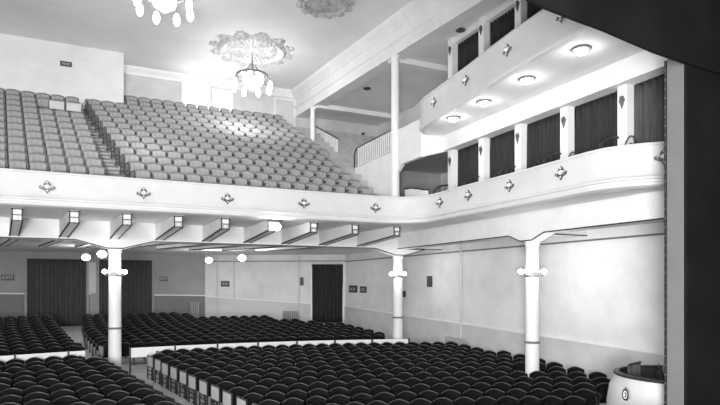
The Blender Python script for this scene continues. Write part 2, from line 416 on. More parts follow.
column(9.3, 25.3, .12, bflr(12), 8.44, 'slim white column at the back right of the balcony', base=False)
# landing beside the balcony
m = MB(); m.box(10.0, 18.45, 2.16, 10.16, 21.9, 4.95); m.box(10.0, 16.5, 4.34, 10.16, 18.45, 5.65)
m.prism3([(10.0, 18.45, 4.34), (10.0, 18.45, 4.0), (10.0, 17.9, 4.34)], (.16, 0, 0)); m.prism3([(10.165, 16.5, 4.36), (11.06, 16.5, 4.62), (11.06, 16.5, 5.1), (10.165, 16.5, 5.65)], (0, .12, 0))
struct(m.build('landing_wall', 'plaster'), 'white wall under the gallery landing with a dark opening', 'wall')
struct(MB().box(10.17, 16.63, 4.8, WS, 21.89, 4.95).build('landing_floor', 'step'), 'floor of the side gallery landing', 'floor')
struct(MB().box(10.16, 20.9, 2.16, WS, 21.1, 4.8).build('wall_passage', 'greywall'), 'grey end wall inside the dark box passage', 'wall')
struct(MB().box(10.0, 21.9, 2.16, WS, 22.0, 4.95).build('wall_landing', 'plaster'), 'white end wall of the landing', 'wall')
# sloping white stair wall
m = MB(); m.prism3([(9.95, 26.9, 4.5), (9.95, 23.8, 4.5), (9.95, 23.8, 5.75), (9.95, 26.9, 7.1)], (.1, 0, 0))
struct(m.build('stair_wall', 'plaster'), 'sloping white wall beside the balcony stair', 'wall')
struct(MB().box(WS-.12, 24.6, 5.0, WS, 24.95, 8.5).build('pilaster', 'trim'), 'flat pilaster on the gallery side wall', 'wall')

# ------------------------------------------------------------------ side boxes
struct(MB().prism([(10.45, 9.4), (10.45, 16.3), (WS, 16.3), (WS, 7.0), (12.4, 7.0), (11.2, 8.2), (10.75, 8.75)], 2.16, 2.4).build('lower_box_floor', 'step'), 'floor of the lower boxes', 'floor')
struct(MB().box(10.9, 6.98, 4.62, 11.4, 16.6, 5.2).build('box_lintel', 'plaster'), 'white lintel over the lower boxes', 'beam')
UP = [(11.0, 16.55), (10.5, 16.6), (10.05, 16.45), (9.75, 16.15), (9.62, 15.7), (9.52, 14.8), (9.3, 12.8), (9.12, 11.6), (9.0, 10.6), (8.92, 9.6), (8.9, 8.6), (8.92, 7.6), (8.95, 6.98)]
uprof = [(.12, 5.2), (.12, 6.02), (.1, 6.05), (-.03, 6.05), (-.04, 6.0), (0, 5.97), (0, 5.25), (-.03, 5.2), (-.03, 5.13), (.0, 5.1), (.12, 5.1)]
struct(MB().sweep(UP, uprof, close=True).build('upper_box_parapet', 'parapet', smooth=True), 'white curved parapet of the upper boxes', 'balcony parapet')
struct(MB().prism([(p[0]+.06, p[1]-.02) for p in UP]+[(11.3, 6.98), (11.3, 16.5)], 5.13, 5.3).build('upper_box_floor', 'ceil'), 'plaster underside of the projecting upper boxes', 'ceiling')
struct(MB().box(11.3, 6.98, 5.2, WS, 16.5, 5.3).build('upper_box_back_floor', 'step'), 'floor at the back of the upper boxes', 'floor')
POST = [16.35, 14.6, 12.87, 11.08, 9.27]
pn = ['farthest from the stage', 'second from the gallery opening', 'middle one of five', 'second from the stage', 'nearest the stage']
def post(y, z0, z1, label, grp):
    r = empty('box_post', (11.2, y, z0), 0, label, 'post', grp); h = z1-z0
    MB().box(-.12, -.13, 0, .12, .13, h).build('shaft', 'trim', r)
    m = MB(); m.sphere((-.13, 0, h-.32), .06, 8, 6); m.add([(-.14,-.09,h-.35),(-.14,.09,h-.35),(-.14,0,h-.58),(-.12,-.09,h-.35),(-.12,.09,h-.35),(-.12,0,h-.58)], [(0,1,2),(3,5,4),(0,3,4,1),(1,4,5,2),(2,5,3,0)])
    m.build('ornament', 'brass', r)
    return r
for i, y in enumerate(POST):
    post(y, 2.4, 4.64, 'white post between curtains of the lower boxes, '+pn[i], 'posts of the lower boxes')
for i, y in enumerate(POST[:4]):
    post(y, 5.3, 8.5, 'white post between curtains of the upper boxes, '+['farthest from the stage', 'second from the gallery', 'third from the gallery', 'nearest the dark valance'][i], 'posts of the upper boxes')
def curtain(p0, p1, z0, z1, label, mt='curtain', n=9, amp=.05, name='curtain', grp=None, cat='curtain'):
    p0 = Vector(p0); p1 = Vector(p1); L = (p1-p0).length; d = (p1-p0)/L; nn = Vector((-d.y, d.x)); N = int(n*10); rows = 8
    r = empty(name, ((p0.x+p1.x)/2, (p0.y+p1.y)/2, z0), 0, label, cat, grp); c = (p0+p1)/2
    m = MB(); vs = []; ph = random.random()*6
    for j in range(rows+1):
        f = j/rows; z = (z1-z0)*f
        for i in range(N+1):
            t = i/N; w_ = t*n*2*PI
            a = amp*(1.15-.5*f)*(math.sin(w_+ph+.6*math.sin(t*7+ph))+.35*math.sin(2.3*w_+ph))
            q = p0+d*(L*t)+nn*a; vs.append((q.x-c.x, q.y-c.y, z))
    W = N+1; fs = [(j*W+i, j*W+i+1, (j+1)*W+i+1, (j+1)*W+i) for j in range(rows) for i in range(N)]
    m.add(vs, fs); o = m.build('drape', mt, r, smooth=True)
    so = o.modifiers.new('thick', 'SOLIDIFY'); so.thickness = .012
    m = MB(); a0 = p0-c; a1 = p1-c
    m.tube([(a0.x, a0.y, z1-z0+.02), (a1.x, a1.y, z1-z0+.02)], .015, 6)
    for i in range(int(L/.14)):
        q = a0+d*(L*(i+.5)/int(L/.14)); m.sphere((q.x, q.y, z1-z0+.02), .028, 6, 4)
    m.build('rod', 'iron', r)
    return r
cl = ['beside the gallery opening', 'second from the gallery opening', 'in the middle of the row', 'second from the stage', 'next to the stage wall']
ed = POST+[7.15]
for i in range(5):
    curtain((11.31, ed[i]-.16), (11.31, ed[i+1]+.16), 2.42, 4.58, 'dark velvet curtain of the lower boxes, '+cl[i], 'gcurtain' if i == 4 else 'curtain', 9, grp='curtains of the lower boxes')
for i in range(4):
    curtain((11.31, ed[i]-.16), (11.31, ed[i+1]+.16), 5.35, 8.25, 'dark velvet curtain of the upper boxes, '+['farthest from the stage', 'second from the gallery', 'third from the gallery', 'beside the dark valance'][i], 'curtain', 9, grp='curtains of the upper boxes')
struct(MB().box(11.15, 6.98, 8.3, 11.4, 16.5, 8.5).build('upper_box_lintel', 'plaster'), 'white lintel over the upper boxes', 'beam')
# divider rails of the lower boxes
for i, y in enumerate(POST):
    r = empty('divider_rail', (10.45, y+.1, 3.0), 0, 'dark curved divider rail at the lower box post '+pn[i], 'rail', 'divider rails of the lower boxes')
    pts = [(.62*(1-math.cos(t*PI/2/8))+.0, 0, .42*math.sin(t*PI/2/8)) for t in range(9)]
    MB().tube(pts, .03, 8).build('handrail', 'iron', r)
    m = MB()
    for t in (1, 3, 5, 7): m.tube([(pts[t][0], 0, -.4), pts[t]], .012, 6)
    m.build('baluster', 'iron', r)
# bentwood chairs in the lower boxes
def chair(loc, rz, label, grp):
    r = empty('bentwood_chair', loc, rz, label, 'chair', grp)
    m = MB(); m.lathe([(.01, .46), (.2, .46), (.21, .445), (.2, .43), (.01, .43)], seg=16); m.build('seat', 'dwood', r, smooth=True)
    m = MB(); m.tube([(.2*math.cos(t), .19, .45+.5*math.sin(t)) for t in [i*PI/10 for i in range(11)]], .018, 6); m.build('back_frame', 'dwood', r)
    m = MB(); m.tube([(.1*math.cos(t), .19, .45+.34*math.sin(t)) for t in [i*PI/8 for i in range(9)]], .012, 6); m.build('back_hoop', 'dwood', r)
    for sx in (-1, 1):
        for sy in (-1, 1): MB().tube([(sx*.14, sy*.14, .44), (sx*.19, sy*.19, 0)], .017, 6).build('leg', 'dwood', r)
    return r
for i, (y, rz) in enumerate(((13.6, 1.9), (12.0, 1.3), (10.65, 1.7), (9.9, 1.4), (8.95, 1.6))):
    chair((10.8, y, 2.4), rz-PI, 'dark bentwood chair in a lower box, '+['third box from the stage side curtain', 'beyond the middle post', 'just beyond the post nearest the stage', 'tucked against the post nearest the stage', 'in the box beside the stage wall'][i], 'chairs in the lower boxes')
# white slatted balustrade with curved rail beside the column
def balustrade(pts, h, label, slat=.09, sl_r=.012, mt='trim', n_sub=6):
    r = empty('balustrade', pts[0], 0, label, 'balustrade'); o = Vector(pts[0])
    P = [Vector(p)-o for p in pts]
    MB().tube([p+Vector((0, 0, h)) for p in P], .028, 8).build('handrail', 'iron', r)
    MB().tube([p+Vector((0, 0, .08)) for p in P], .02, 6).build('bottom_rail', mt, r)
    tot = 0
    for a, b in zip(P[:-1], P[1:]):
        L = (Vector((b.x-a.x, b.y-a.y))).length; k = max(1, int(L/slat))
        for i in range(k):
            q = a+(b-a)*(i+.5)/k; MB().box(q.x-sl_r*1.8, q.y-sl_r*1.8, q.z+.06, q.x+sl_r*1.8, q.y+sl_r*1.8, q.z+h).build('slat', mt, r)
    return r
balustrade([(10.5, 18.5, 2.4), (10.55, 18.1, 2.38), (10.6, 17.7, 2.3), (10.62, 17.3, 2.2), (10.6, 17.0, 2.16)], 1.15, 'short white slatted balustrade with dark rail by the dark opening', slat=.1)
balustrade([(10.08, 18.6, 4.95), (10.08, 21.85, 4.95)], .86, 'level white slatted balustrade with dark rail on the gallery landing', slat=.17, sl_r=.011)
balustrade([(10.0, 26.8, 7.13), (10.0, 23.8, 5.78)], .85, 'sloping white slatted balustrade beside the balcony stair', slat=.17, sl_r=.011)
m = MB(); m.tube([(10.08, 21.93, 5.81), (10.08, 22.1, 5.72), (10.08, 22.2, 5.5), (10.08, 22.22, 4.2)], .03, 8)
tag(m.build('rail_end', 'iron'), 'dark turned-down end rail where the landing balustrade stops', 'rail')

# ornaments on the parapets
def ornament(loc, rz, label, grp, k=1.0):
    r = empty('parapet_ornament', loc, rz, label, 'ornament', grp)
    m = MB()
    P = [(0, -.18), (.05, -.1), (.2, -.03), (.21, .03), (.1, .07), (.08, .13), (0, .2), (-.08, .13), (-.1, .07), (-.21, .03), (-.2, -.03), (-.05, -.1)]
    m.prism3([(x*k, -.001, z*k) for x, z in P], (0, -.03, 0)); m.build('plaque', 'brass', r, bevel=.006)
    m = MB(); m.lathe([(.001, .05), (.03, .045), (.05, .02), (.06, 0)], seg=12); m.xf(Matrix.Translation((0, -.03, .03*k)) @ Matrix.Rotation(PI/2, 4, 'X'))
    for sx in (-1, 1): m.tube([(sx*.05, -.04, .0), (sx*.1, -.05, .05), (sx*.14, -.045, .02), (sx*.12, -.04, -.02)], .012, 6)
    m.sphere((0, -.04, -.09*k), .022, 8, 5); m.sphere((0, -.04, .14*k), .025, 8, 5)
    m.build('boss', 'trim', r, smooth=True); return r
orn = [(-1.27, 17.37), (1.18, 17.4), (3.6, 17.41), (6.08, 17.39), (8.69, 17.37)]
on = ['at far left', 'just left of the aisle seats block', 'left of centre above the fifth bracket', 'below the middle of the balcony', 'nearest the curved corner']
for (x, y), nm in zip(orn, ['the leftmost', 'second from the left', 'third from the left', 'fourth from the left', 'fifth from the left']):
    ornament((x, y, 2.59), 0, 'small carved ornament on the white balcony parapet, '+nm, 'ornaments on the balcony parapet', .95)
for (x, y, rz), nm in zip([(10.31, 15.8, -86), (10.275, 14.17, -90), (10.31, 12.3, -90), (10.27, 10.35, -90), (10.96, 8.11, -45)], ['just round the curved corner', 'second after the curved corner', 'below the middle post', 'below the second post from the stage', 'beside the stage wall']):
    ornament((x, y, 2.68), math.radians(rz), 'small carved ornament on the side box parapet, '+nm, 'ornaments on the side box parapet', .95)
for (x, y), nm in zip([(9.53, 14.95), (9.3, 12.95), (9.02, 10.85), (8.89, 8.95)], ['farthest from the stage', 'second from the curved end', 'second from the valance', 'nearest the valance']):
    ornament((x, y, 5.66), math.radians(-96), 'small carved ornament on the upper box parapet, '+nm, 'ornaments on the upper box parapet', .85)

# ceiling lights under the upper boxes
def soffit_light(loc, label, power=11):
    r = empty('ceiling_light', loc, 0, label, 'ceiling light', 'lights under the upper boxes')
    m = MB(); m.lathe([(.001, 0), (.2, 0), (.22, -.02), (.2, -.05), (.17, -.05)], seg=20); m.build('rim', 'jamb', r, smooth=True)
    m = MB(); m.sphere((0, 0, -.04), .15, 16, 8, sz=.7); m.build('globe', 'glass', r, smooth=True)
    lamp('POINT', 'globe_light', (loc[0], loc[1], loc[2]-.28), power, .1)
for (x, y), nm in zip([(9.95, 14.5), (9.85, 12.85), (9.72, 10.95), (9.55, 9.05)], ['farthest from the stage', 'second from the far end', 'third from the far end', 'nearest the stage']):
    soffit_light((x, y, 5.13), 'round lit globe under the upper boxes, '+nm)

# ------------------------------------------------------------------ proscenium
m = MB(); m.box(9.5, 6.58, -3.6, 14, 6.64, 9.9, 0); m.box(9.5, 6.64, -3.6, 14, 6.97, 9.9, 1)
struct(m.build('proscenium_jamb', ['black', 'jamb']), 'right side of the proscenium, black on the stage face and grey on its reveal', 'wall')
m = MB()
hs = [-10+24*i/40 for i in range(41)]
zs = []
KP = [(-10, 5.3), (3.0, 4.75), (5.0, 4.36), (5.73, 4.26), (6.32, 4.16), (7.4, 4.08), (8.49, 3.94), (9.6, 3.87), (14.01, 3.7)]
for s in hs:
    for (xa, za), (xb, zb) in zip(KP[:-1], KP[1:]):
        if xa <= s <= xb+1e-6: zs.append(za+(zb-za)*(s-xa)/(xb-xa)); break
vs = []
for s, z in zip(hs, zs): vs += [(s, 6.5, z), (s, 6.5, 9.9), (s, 6.575, z), (s, 6.575, 9.9)]
fs = []
for i in range(40):
    b = i*4; fs += [(b, b+4, b+5, b+1), (b+2, b+3, b+7, b+6), (b, b+2, b+6, b+4), (b+1, b+5, b+7, b+3)]
m.add(vs, fs); struct(m.build('proscenium_header', 'black'), 'black arched header above the stage opening', 'wall')
# side wall of the stage at right
struct(MB().box(12.0, -5, -2.4, 12.2, 6.58, 9.9).build('wall_stage', 'black'), 'black side wall of the stage', 'wall')
m = MB(); m.box(9.475, 6.97, -3.5, 9.52, 7.01, 4.1, 0)
z = -3.4
while z < 4.05:
    m.box(9.467, 6.972, z, 9.475, 7.0, z+.02, 1); z += .17
tag(m.build('curtain_guide', ['iron', 'jamb']), 'dark vertical guide with pale evenly spaced ticks on the proscenium edge', 'guide rail')

# rounded box beside the stage
bc = (11.42, 8.1); br = 1.3
rb = empty('stage_box', (bc[0], bc[1], -3.55), 0, 'white rounded box with dark rim and round emblem beside the stage', 'box enclosure')
angs = [math.radians(a) for a in range(-52, -52-268, -6)]
angs = [math.radians(a) for a in range(-38, -335, -6)]
pts = [(br*math.cos(a), br*math.sin(a)) for a in angs]
pts = [p for p in pts if bc[1]+p[1] > 7.06 and bc[0]+p[0] < 13.6]
m = MB(); m.sweep(pts[::-1], [(0, 0), (-.13, .5), (-.14, .9), (-.08, 1.28), (0.02, 1.5), (.02, 1.56), (.1, 1.56), (.1, 0)], close=True); m.build('wall', 'parapet', rb, smooth=True)
m = MB(); m.sweep(pts[::-1], [(.105, .3), (.105, 1.55), (.115, 1.55), (.115, .3)], close=True); m.build('dark_lining', 'dwood', rb, smooth=True)
m = MB(); m.sweep(pts[::-1], [(.0, 1.53), (.0, 1.57), (.02, 1.585), (.12, 1.585), (.12, 1.53)], close=True); m.build('rim', 'iron', rb, smooth=True)
ea = math.atan2(-math.cos(R25)*1.0-.0, -.18)
ux = -.93*br-.0; 
ed_ = Vector((-.985, .15)).normalized(); ep = ed_*(br+.12)
m = MB(); m.lathe([(.001, .035), (.035, .03), (.04, .012), (.07, .012), (.075, .03), (.095, .03), (.1, .012), (.125, .012), (.13, 0)], seg=24)
m2 = MB()
for k in range(10):
    a = k*PI/5; m2.sphere((.056*math.cos(a), .056*math.sin(a), .02), .016, 6, 4)
m2.sphere((0, 0, .03), .026, 8, 5); m2.lathe([(.112, .012), (.118, .02), (.124, .012)], seg=24)
rot = Vector((ed_.x, ed_.y, .06)).to_track_quat('Z', 'Y').to_matrix().to_4x4()
m.xf(Matrix.Translation((ep.x-.03*ed_.x, ep.y-.03*ed_.y, 1.2)) @ rot @ Matrix.Diagonal((.95, 1.25, 1, 1))); em = m.build('emblem', 'sign', rb, smooth=True)
m2.xf(Matrix.Translation((ep.x-.03*ed_.x, ep.y-.03*ed_.y, 1.2)) @ rot @ Matrix.Diagonal((.95, 1.25, 1, 1))); m2.build('relief', 'trim', em, smooth=True, lift=False)
# things standing in it
r = chair((11.35, 8.3, -2.75), .9, 'dark wooden chair inside the white rounded box', None)
dr = curtain((10.65, 8.75), (11.35, 8.98), -2.75, -1.84, 'short dark hanging drape inside the white rounded box', 'gcurtain', 5, .05)
tag(MB().sphere((11.75, 8.5, -1.95), .2, 12, 8, sz=1.1).build('cushion', 'greyobj', smooth=True), 'pale grey stuffed cushion inside the white rounded box', 'cushion')
struct(MB().prism([(bc[0]+p[0]*.93, bc[1]+p[1]*.93) for p in pts], -3.4, -2.75).build('stage_box_floor', 'floor'), 'raised floor inside the rounded box', 'floor')
# low dark rail at the right front of the stalls
r = empty('front_rail', (8.75, 8.75, F(8.8, 8.8)), math.radians(-28), 'low dark panelled rail before the front right seats', 'rail')
m = MB(); m.box(-.55, -.02, .1, .55, .02, .78); m.build('panel', 'dwood', r)
m = MB(); m.box(-.6, -.04, .78, .6, .04, .83); m.build('top_rail', 'iron', r)
for x in (-.57, .57): MB().box(x-.03, -.035, 0, x+.03, .035, .8).build('post', 'iron', r)

# ------------------------------------------------------------------ chandeliers, medallion and grille
def chandelier(x, y, label):
    r = empty('chandelier', (x, y, 7.6), 0, label, 'chandelier', 'chandeliers of the high ceiling')
    m = MB(); m.tube([(0, 0, .9), (0, 0, 2.1)], .025, 8); m.lathe([(.01, 2.02), (.08, 2.03), (.12, 2.08), (.12, 2.1)], seg=14); m.build('stem', 'brass', r)
    m = MB(); m.lathe([(.05, .95), (.18, .9), (.3, .8), (.34, .7), (.3, .6), (.15, .5), (.03, .42), (.001, .4)], seg=18); m.build('bowl', 'glass', r, smooth=True)
    m = MB(); R_ = .62; m.lathe([(R_, .98), (R_+.04, 1.0), (R_+.04, 1.05), (R_, 1.07), (R_-.03, 1.02), (R_, .98)], seg=24)
    for k in range(8):
        a = k*PI/4; c_, s_ = math.cos(a), math.sin(a)
        m.tube([(.06*c_, .06*s_, 1.5), (.3*c_, .3*s_, 1.2), (R_*c_, R_*s_, 1.03)], .012, 5)
    m.build('ring', 'brass', r)
    for k in range(8):
        a = k*PI/4+.2; c_, s_ = math.cos(a), math.sin(a)
        am = MB().tube([(R_*c_, R_*s_, 1.0), (.74*c_, .74*s_, .86), (.78*c_, .78*s_, .75)], .014, 5).build('arm', 'brass', r)
        m = MB(); m.sphere((.78*c_, .78*s_, .56), .1, 12, 8, sz=1.9); m.build('bulb', 'bulb', r, smooth=True)
    for k in range(6):
        a = k*PI/3; c_, s_ = math.cos(a), math.sin(a)
        m = MB(); m.sphere((.36*c_, .36*s_, 1.05), .1, 10, 7); m.build('bulb', 'bulb', r, smooth=True)
chandelier(5.78, 23.0, 'lit chandelier with hanging globes below the carved ceiling medallion')
chandelier(1.76, 17.5, 'lit chandelier with hanging globes at the top left, cut by the frame')
def medallion(x, y, z, R_, label, mt, name, leafy=True):
    r = empty(name, (x, y, z), 0, label, 'ceiling medallion')
    m = MB(); m.lathe([(R_*.83, 0), (R_*.83, -.06), (R_*.80, -.10), (R_*.74, -.11), (R_*.71, -.05), (R_*.68, -.03), (R_*.68, 0)], seg=48); m.build('ring', mt, r, smooth=True)
    m = MB()
    for k in range(56):
        a = 2*PI*k/56; m.sphere((R_*.765*math.cos(a), R_*.765*math.sin(a), -.11), .055, 7, 5)
    m.build('beading', mt, r, smooth=True)
    m = MB()
    for k in range(32):
        a = 2*PI*k/32; c_, s_ = math.cos(a), math.sin(a)
        m.tube([(R_*.22*c_, R_*.22*s_, -.03), (R_*.62*c_, R_*.62*s_, -.03)], [.03, .05], 6)
    m.lathe([(R_*.2, 0), (R_*.2, -.06), (R_*.12, -.1), (R_*.1, -.05), (.001, -.14)], seg=24); m.build('rosette', mt, r, smooth=True)
    if leafy:
        for k in range(12):
            a = 2*PI*k/12; m = MB()
            for da, rr, q in ((0, .93, .13), (.09, .9, .09), (-.09, .9, .09), (.05, 1.0, .08), (-.05, 1.0, .08), (.16, .9, .06), (-.16, .9, .06)):
                m.sphere((R_*rr*math.cos(a+da), R_*rr*math.sin(a+da), -.02), q, 8, 5, sz=.8)
            m.build('leaf_scroll', mt, r, smooth=True)
M['med'] = mat('medallion_plaster', .52, .7, .3, 8)
medallion(5.78, 23.0, 9.7, 1.68, 'round carved leaf medallion on the ceiling above the chandelier', 'med', 'ceiling_medallion')
medallion(7.1, 18.1, 9.7, .95, 'grey round carved ceiling grille near the top of the picture', 'grille', 'ceiling_grille', True)
for (x, y, z), nm in zip([(11.0, 15.6, 8.5), (10.6, 22.0, 8.5)], ['above the upper box curtains', 'above the gallery landing']):
    m = MB(); m.lathe([(.001, 0), (.16, 0), (.17, -.03), (.12, -.06), (.001, -.06)], (x, y), 16, 0, z)
    tag(m.build('ceiling_vent', 'sign', smooth=True), 'small dark round vent in the gallery ceiling, '+nm, 'vent', 'gallery ceiling vents')

# bright windows and door in the rear wall of the balcony
def framed(name, x0, x1, y, z0, z1, mt, label, cat, fr=.07):
    o = MB(); o.box(x0-fr, y-.06, z0-fr, x0, y, z1+fr); o.box(x1, y-.06, z0-fr, x1+fr, y, z1+fr); o.box(x0, y-.06, z1, x1, y, z1+fr); o.box(x0, y-.06, z0-fr, x1, y, z0)
    f = struct(o.build(name, 'trim'), label, cat)
    p = MB(); p.box(x0, y-.02, z0, x1, y-.005, z1); q = p.build('pane', mt, f, lift=True)
    return f
framed('window_1', 3.55, 4.72, 27.15, 7.6, 9.28, 'window', 'bright lit opening in the balcony rear wall, wider one on the left', 'window')
framed('window_2', 4.95, 5.8, 27.15, 7.7, 9.2, 'window', 'bright lit opening in the balcony rear wall, narrower one on the right', 'window')
lamp('AREA', 'window_light', (4.6, 26.9, 8.5), 40, 1.6, (4.0, 20, 6.5), sy=1.2)
framed('door_1', 8.0, 8.95, 27.15, 7.4, 9.2, 'wains', 'plain pale door at the right of the balcony rear wall', 'door', .08)

# ------------------------------------------------------------------ doorways with curtains at the rear of the stalls
def wall_u(u, a):   # s at picture column u on plane y=a
    dx = (u-360)/FP; return (math.cos(R25)*dx+math.sin(R25))*a/(-math.sin(R25)*dx+math.cos(R25))
for n, (u0, u1, lb) in enumerate(((27, 86.5, 'wide dark curtained doorway at the end of the left aisle'), (99, 152, 'dark curtained doorway behind the left column'))):
    x0, x1 = wall_u(u0, 35.9), wall_u(u1, 35.9)
    m = MB(); zt = 1.34
    for a, b in ((x0-.12, x0), (x1, x1+.12)): m.box(a, 35.88, -2.46, b, 35.98, zt+.12)
    m.box(x0, 35.88, zt, x1, 35.98, zt+.12)
    d = struct(m.build('door_%d' % (n+2), 'greywall'), lb, 'doorway')
    xm = x0+(x1-x0)*.5
    curtain((x0+.02, 35.84), (xm, 35.84), -2.44, zt-.02, 'left half of the dark curtains in the '+('wide aisle doorway' if n == 0 else 'doorway behind the left column'), 'gcurtain', 6, .05, grp='doorway curtains')
    curtain((xm+.01, 35.82), (x1-.02, 35.82), -2.44, zt-.02, 'right half of the dark curtains in the '+('wide aisle doorway' if n == 0 else 'doorway behind the left column'), 'gcurtain', 6, .05, grp='doorway curtains')
dd = (Vector(P2)-Vector(P1)).normalized(); dn = Vector((dd.y, -dd.x))
a_ = Vector(lerp(P1, P2, CD0)); b_ = Vector(lerp(P1, P2, CD1))
m = MB()
for p in (a_, b_):
    q = p+dn*.03; m.prism([(q.x-dd.x*.06+dn.x*.05, q.y-dd.y*.06+dn.y*.05), (q.x+dd.x*.06+dn.x*.05, q.y+dd.y*.06+dn.y*.05), (q.x+dd.x*.06-dn.x*.02, q.y+dd.y*.06-dn.y*.02), (q.x-dd.x*.06-dn.x*.02, q.y-dd.y*.06-dn.y*.02)], -2.46, 1.2)
struct(m.build('door_4', 'trim'), 'tall doorway in the pale rear wall', 'doorway')
curtain(a_+dn*.12, b_+dn*.12, -2.44, 1.12, 'tall black curtain filling the doorway in the pale rear wall', 'curtain', 8, .05, grp='doorway curtains')
# framed wall panel between the two left doorways
x0, x1 = wall_u(88.5, 35.98), wall_u(96, 35.98)
m = MB(); m.box(x0, 35.95, -.6, x1, 36.0, 1.2); m.box(x0+.06, 35.93, -.52, x1-.06, 35.96, 1.1)
struct(m.build('trim_6', 'wains'), 'pale framed panel between the two left doorways', 'panel')

# ------------------------------------------------------------------ lamps under the balcony
def sconce(x, y, r, z, label, rz=0, power=18, glow='glass'):
    t = empty('column_sconce', (x, y, z), rz, label, 'wall lamp', 'lamps on the columns')
    MB().lathe([(r*1.0, -.08), (r*1.08, -.06), (r*1.08, .06), (r*1.0, .08)], seg=24).build('band', 'jamb', t, smooth=True)
    for k in range(4):
        a = k*PI/2+.0; c_, s_ = math.cos(a), math.sin(a)
        MB().tube([(r*c_, r*s_, 0), ((r+.1)*c_, (r+.1)*s_, -.05), ((r+.16)*c_, (r+.16)*s_, .0)], .012, 6).build('arm', 'brass', t)
        MB().sphere(((r+.16)*c_, (r+.16)*s_, .09), .08, 12, 8).build('globe', glow, t, smooth=True)
    for a in (0, 1.5, 3, 4.5):
        pass
    for sx in (-1, 1):
        v = Matrix.Rotation(rz, 3, 'Z') @ Vector((sx*(r+.35), -.25, .1)); lamp('POINT', 'sconce_light', (x+v.x, y+v.y, z+v.z), power, .12)
sconce(.5, 21.05, .2, .30, 'four-globe lamp ring lit on the left column at the aisle', R25)
sconce(11.6, 21.05, .2, .30, 'four-globe lamp ring lit on the column under the balcony corner', R25)
sconce(11.7, 12.95, .2, .25, 'four-globe lamp ring lit on the right column under the boxes', R25)
def globe(loc, label, power, ztop=1.75):
    t = empty('hanging_globe', (loc[0], loc[1], loc[2]), 0, label, 'ceiling lamp', 'ceiling globes under the balcony')
    MB().tube([(0, 0, .12), (0, 0, ztop-loc[2])], .018, 6).build('stem', 'brass', t)
    MB().sphere((0, 0, 0), .19, 16, 10, sz=.8).build('globe', 'glass', t, smooth=True)
    lamp('POINT', 'globe_light', (loc[0]-.05, loc[1]-.35, loc[2]-.2), power, .15)
def at(u, v, z):
    k = FP*z/(283-v); dx = (u-360)/FP; c_, s_ = math.cos(R25), math.sin(R25)
    return ((c_*dx+s_)*k, (-s_*dx+c_)*k, z)
globe(at(86, 257.4, 1.22), 'lit ceiling globe left of the left column, the farther and lower looking', 45)
globe(at(102, 254.2, 1.22), 'lit ceiling globe just beside the left column', 45)
globe(at(209, 260.2, 1.22), 'lit ceiling globe at the corner of the rear walls', 80)
globe(at(242, 258, 1.22), 'lit ceiling globe before the pale rear wall', 80)
t = empty('soffit_lamp', (5.2, 17.6, 1.68), 0, 'square bright lamp mounted under the balcony front', 'lamp')
MB().box(-.2, -.06, .3, .2, .06, .36).build('holder', 'iron', t); MB().sphere((0, -.06, .14), .15, 14, 8, sz=.9).build('globe', 'bulb', t, smooth=True)
lamp('POINT', 'soffit_lamp_light', (5.2, 17.3, 1.7), 26, .12)

# ------------------------------------------------------------------ signs, pipes, radiators
def glyphs(m, x0, x1, z0, z1, y, n, mi):
    w_ = (x1-x0)/n
    for i in range(n):
        a = x0+w_*(i+.15); b = x0+w_*(i+.85)
        m.box(a, y-.006, z0, a+w_*.18, y, z1, mi); m.box(a, y-.006, z1-.02, b, y, z1, mi)
        if i % 2: m.box(a, y-.006, z0, b, y, z0+.02, mi)
        else: m.box(b-w_*.18, y-.006, z0, b, y, z1, mi)
def sign(p, rz, wd, h, label, n=4, name='wall_sign'):
    t = empty(name, p, rz, label, 'sign', 'signs on the walls')
    MB().box(-wd/2, -.03, -h/2, wd/2, 0, h/2).build('board', 'sign', t)
    if n:
        m = MB(); glyphs(m, -wd*.36, wd*.36, -h*.2, h*.2, -.03, n, 0); m.build('lettering', 'signw', t)
    return t
def exit_sign(p, rz, wd, h, label):
    t = empty('exit_sign', p, rz, label, 'sign', 'signs on the walls')
    MB().box(-wd/2, -.05, -h/2, wd/2, 0, h/2).build('board', 'sign', t)
    cu = bpy.data.curves.new('lettering', 'FONT'); cu.body = 'EXIT'; cu.size = h*.8; cu.align_x = 'CENTER'; cu.align_y = 'CENTER'; cu.extrude = .004
    tmp = bpy.data.objects.new('tmp', cu); col.objects.link(tmp); bpy.context.view_layer.update()
    me = bpy.data.meshes.new_from_object(tmp); bpy.data.objects.remove(tmp)
    o = bpy.data.objects.new('lettering', me); col.objects.link(o); me.materials.clear(); me.materials.append(M['signw']); o.parent = t
    o.location = (0, -.056, 0); o.rotation_euler = (PI/2, 0, 0)
AW = 35.97
exit_sign((wall_u(7.8, AW), AW, .30), 0, .62, .32, 'small dark exit sign left of the wide curtained doorway')
exit_sign((wall_u(163.7, AW), AW, .25), 0, .5, .28, 'small dark exit sign right of the doorway behind the left column')
def on_seg(t, off=.02): p = Vector(lerp(P1, P2, t))+dn*off; return p
sa = math.atan2(dd.y, dd.x)
def seg_t(u):   # parameter along P1-P2 for picture column u
    best = min(((abs(proj(*lerp(P1, P2, i/400), 0)[0]-u), i/400) for i in range(401))); return best[1]
p = on_seg(seg_t(225.3)); sign((p.x, p.y, -.05), sa, .55, .35, 'dark rectangular sign on the pale rear wall at its left', 5)
p = on_seg(seg_t(302)); sign((p.x, p.y, .1), sa, .22, .5, 'narrow dark fixture beside the curtained doorway in the pale rear wall', 0, 'wall_fixture')
def wall_y(u):  # y on the right wall for column u
    dx = (u-360)/FP; return WS*(-math.sin(R25)*dx+math.cos(R25))/(math.cos(R25)*dx+math.sin(R25))
def zr(u, v, x=WS):
    y = wall_y(u)*x/WS; return (283-v)/FP*(math.sin(R25)*x+math.cos(R25)*y)
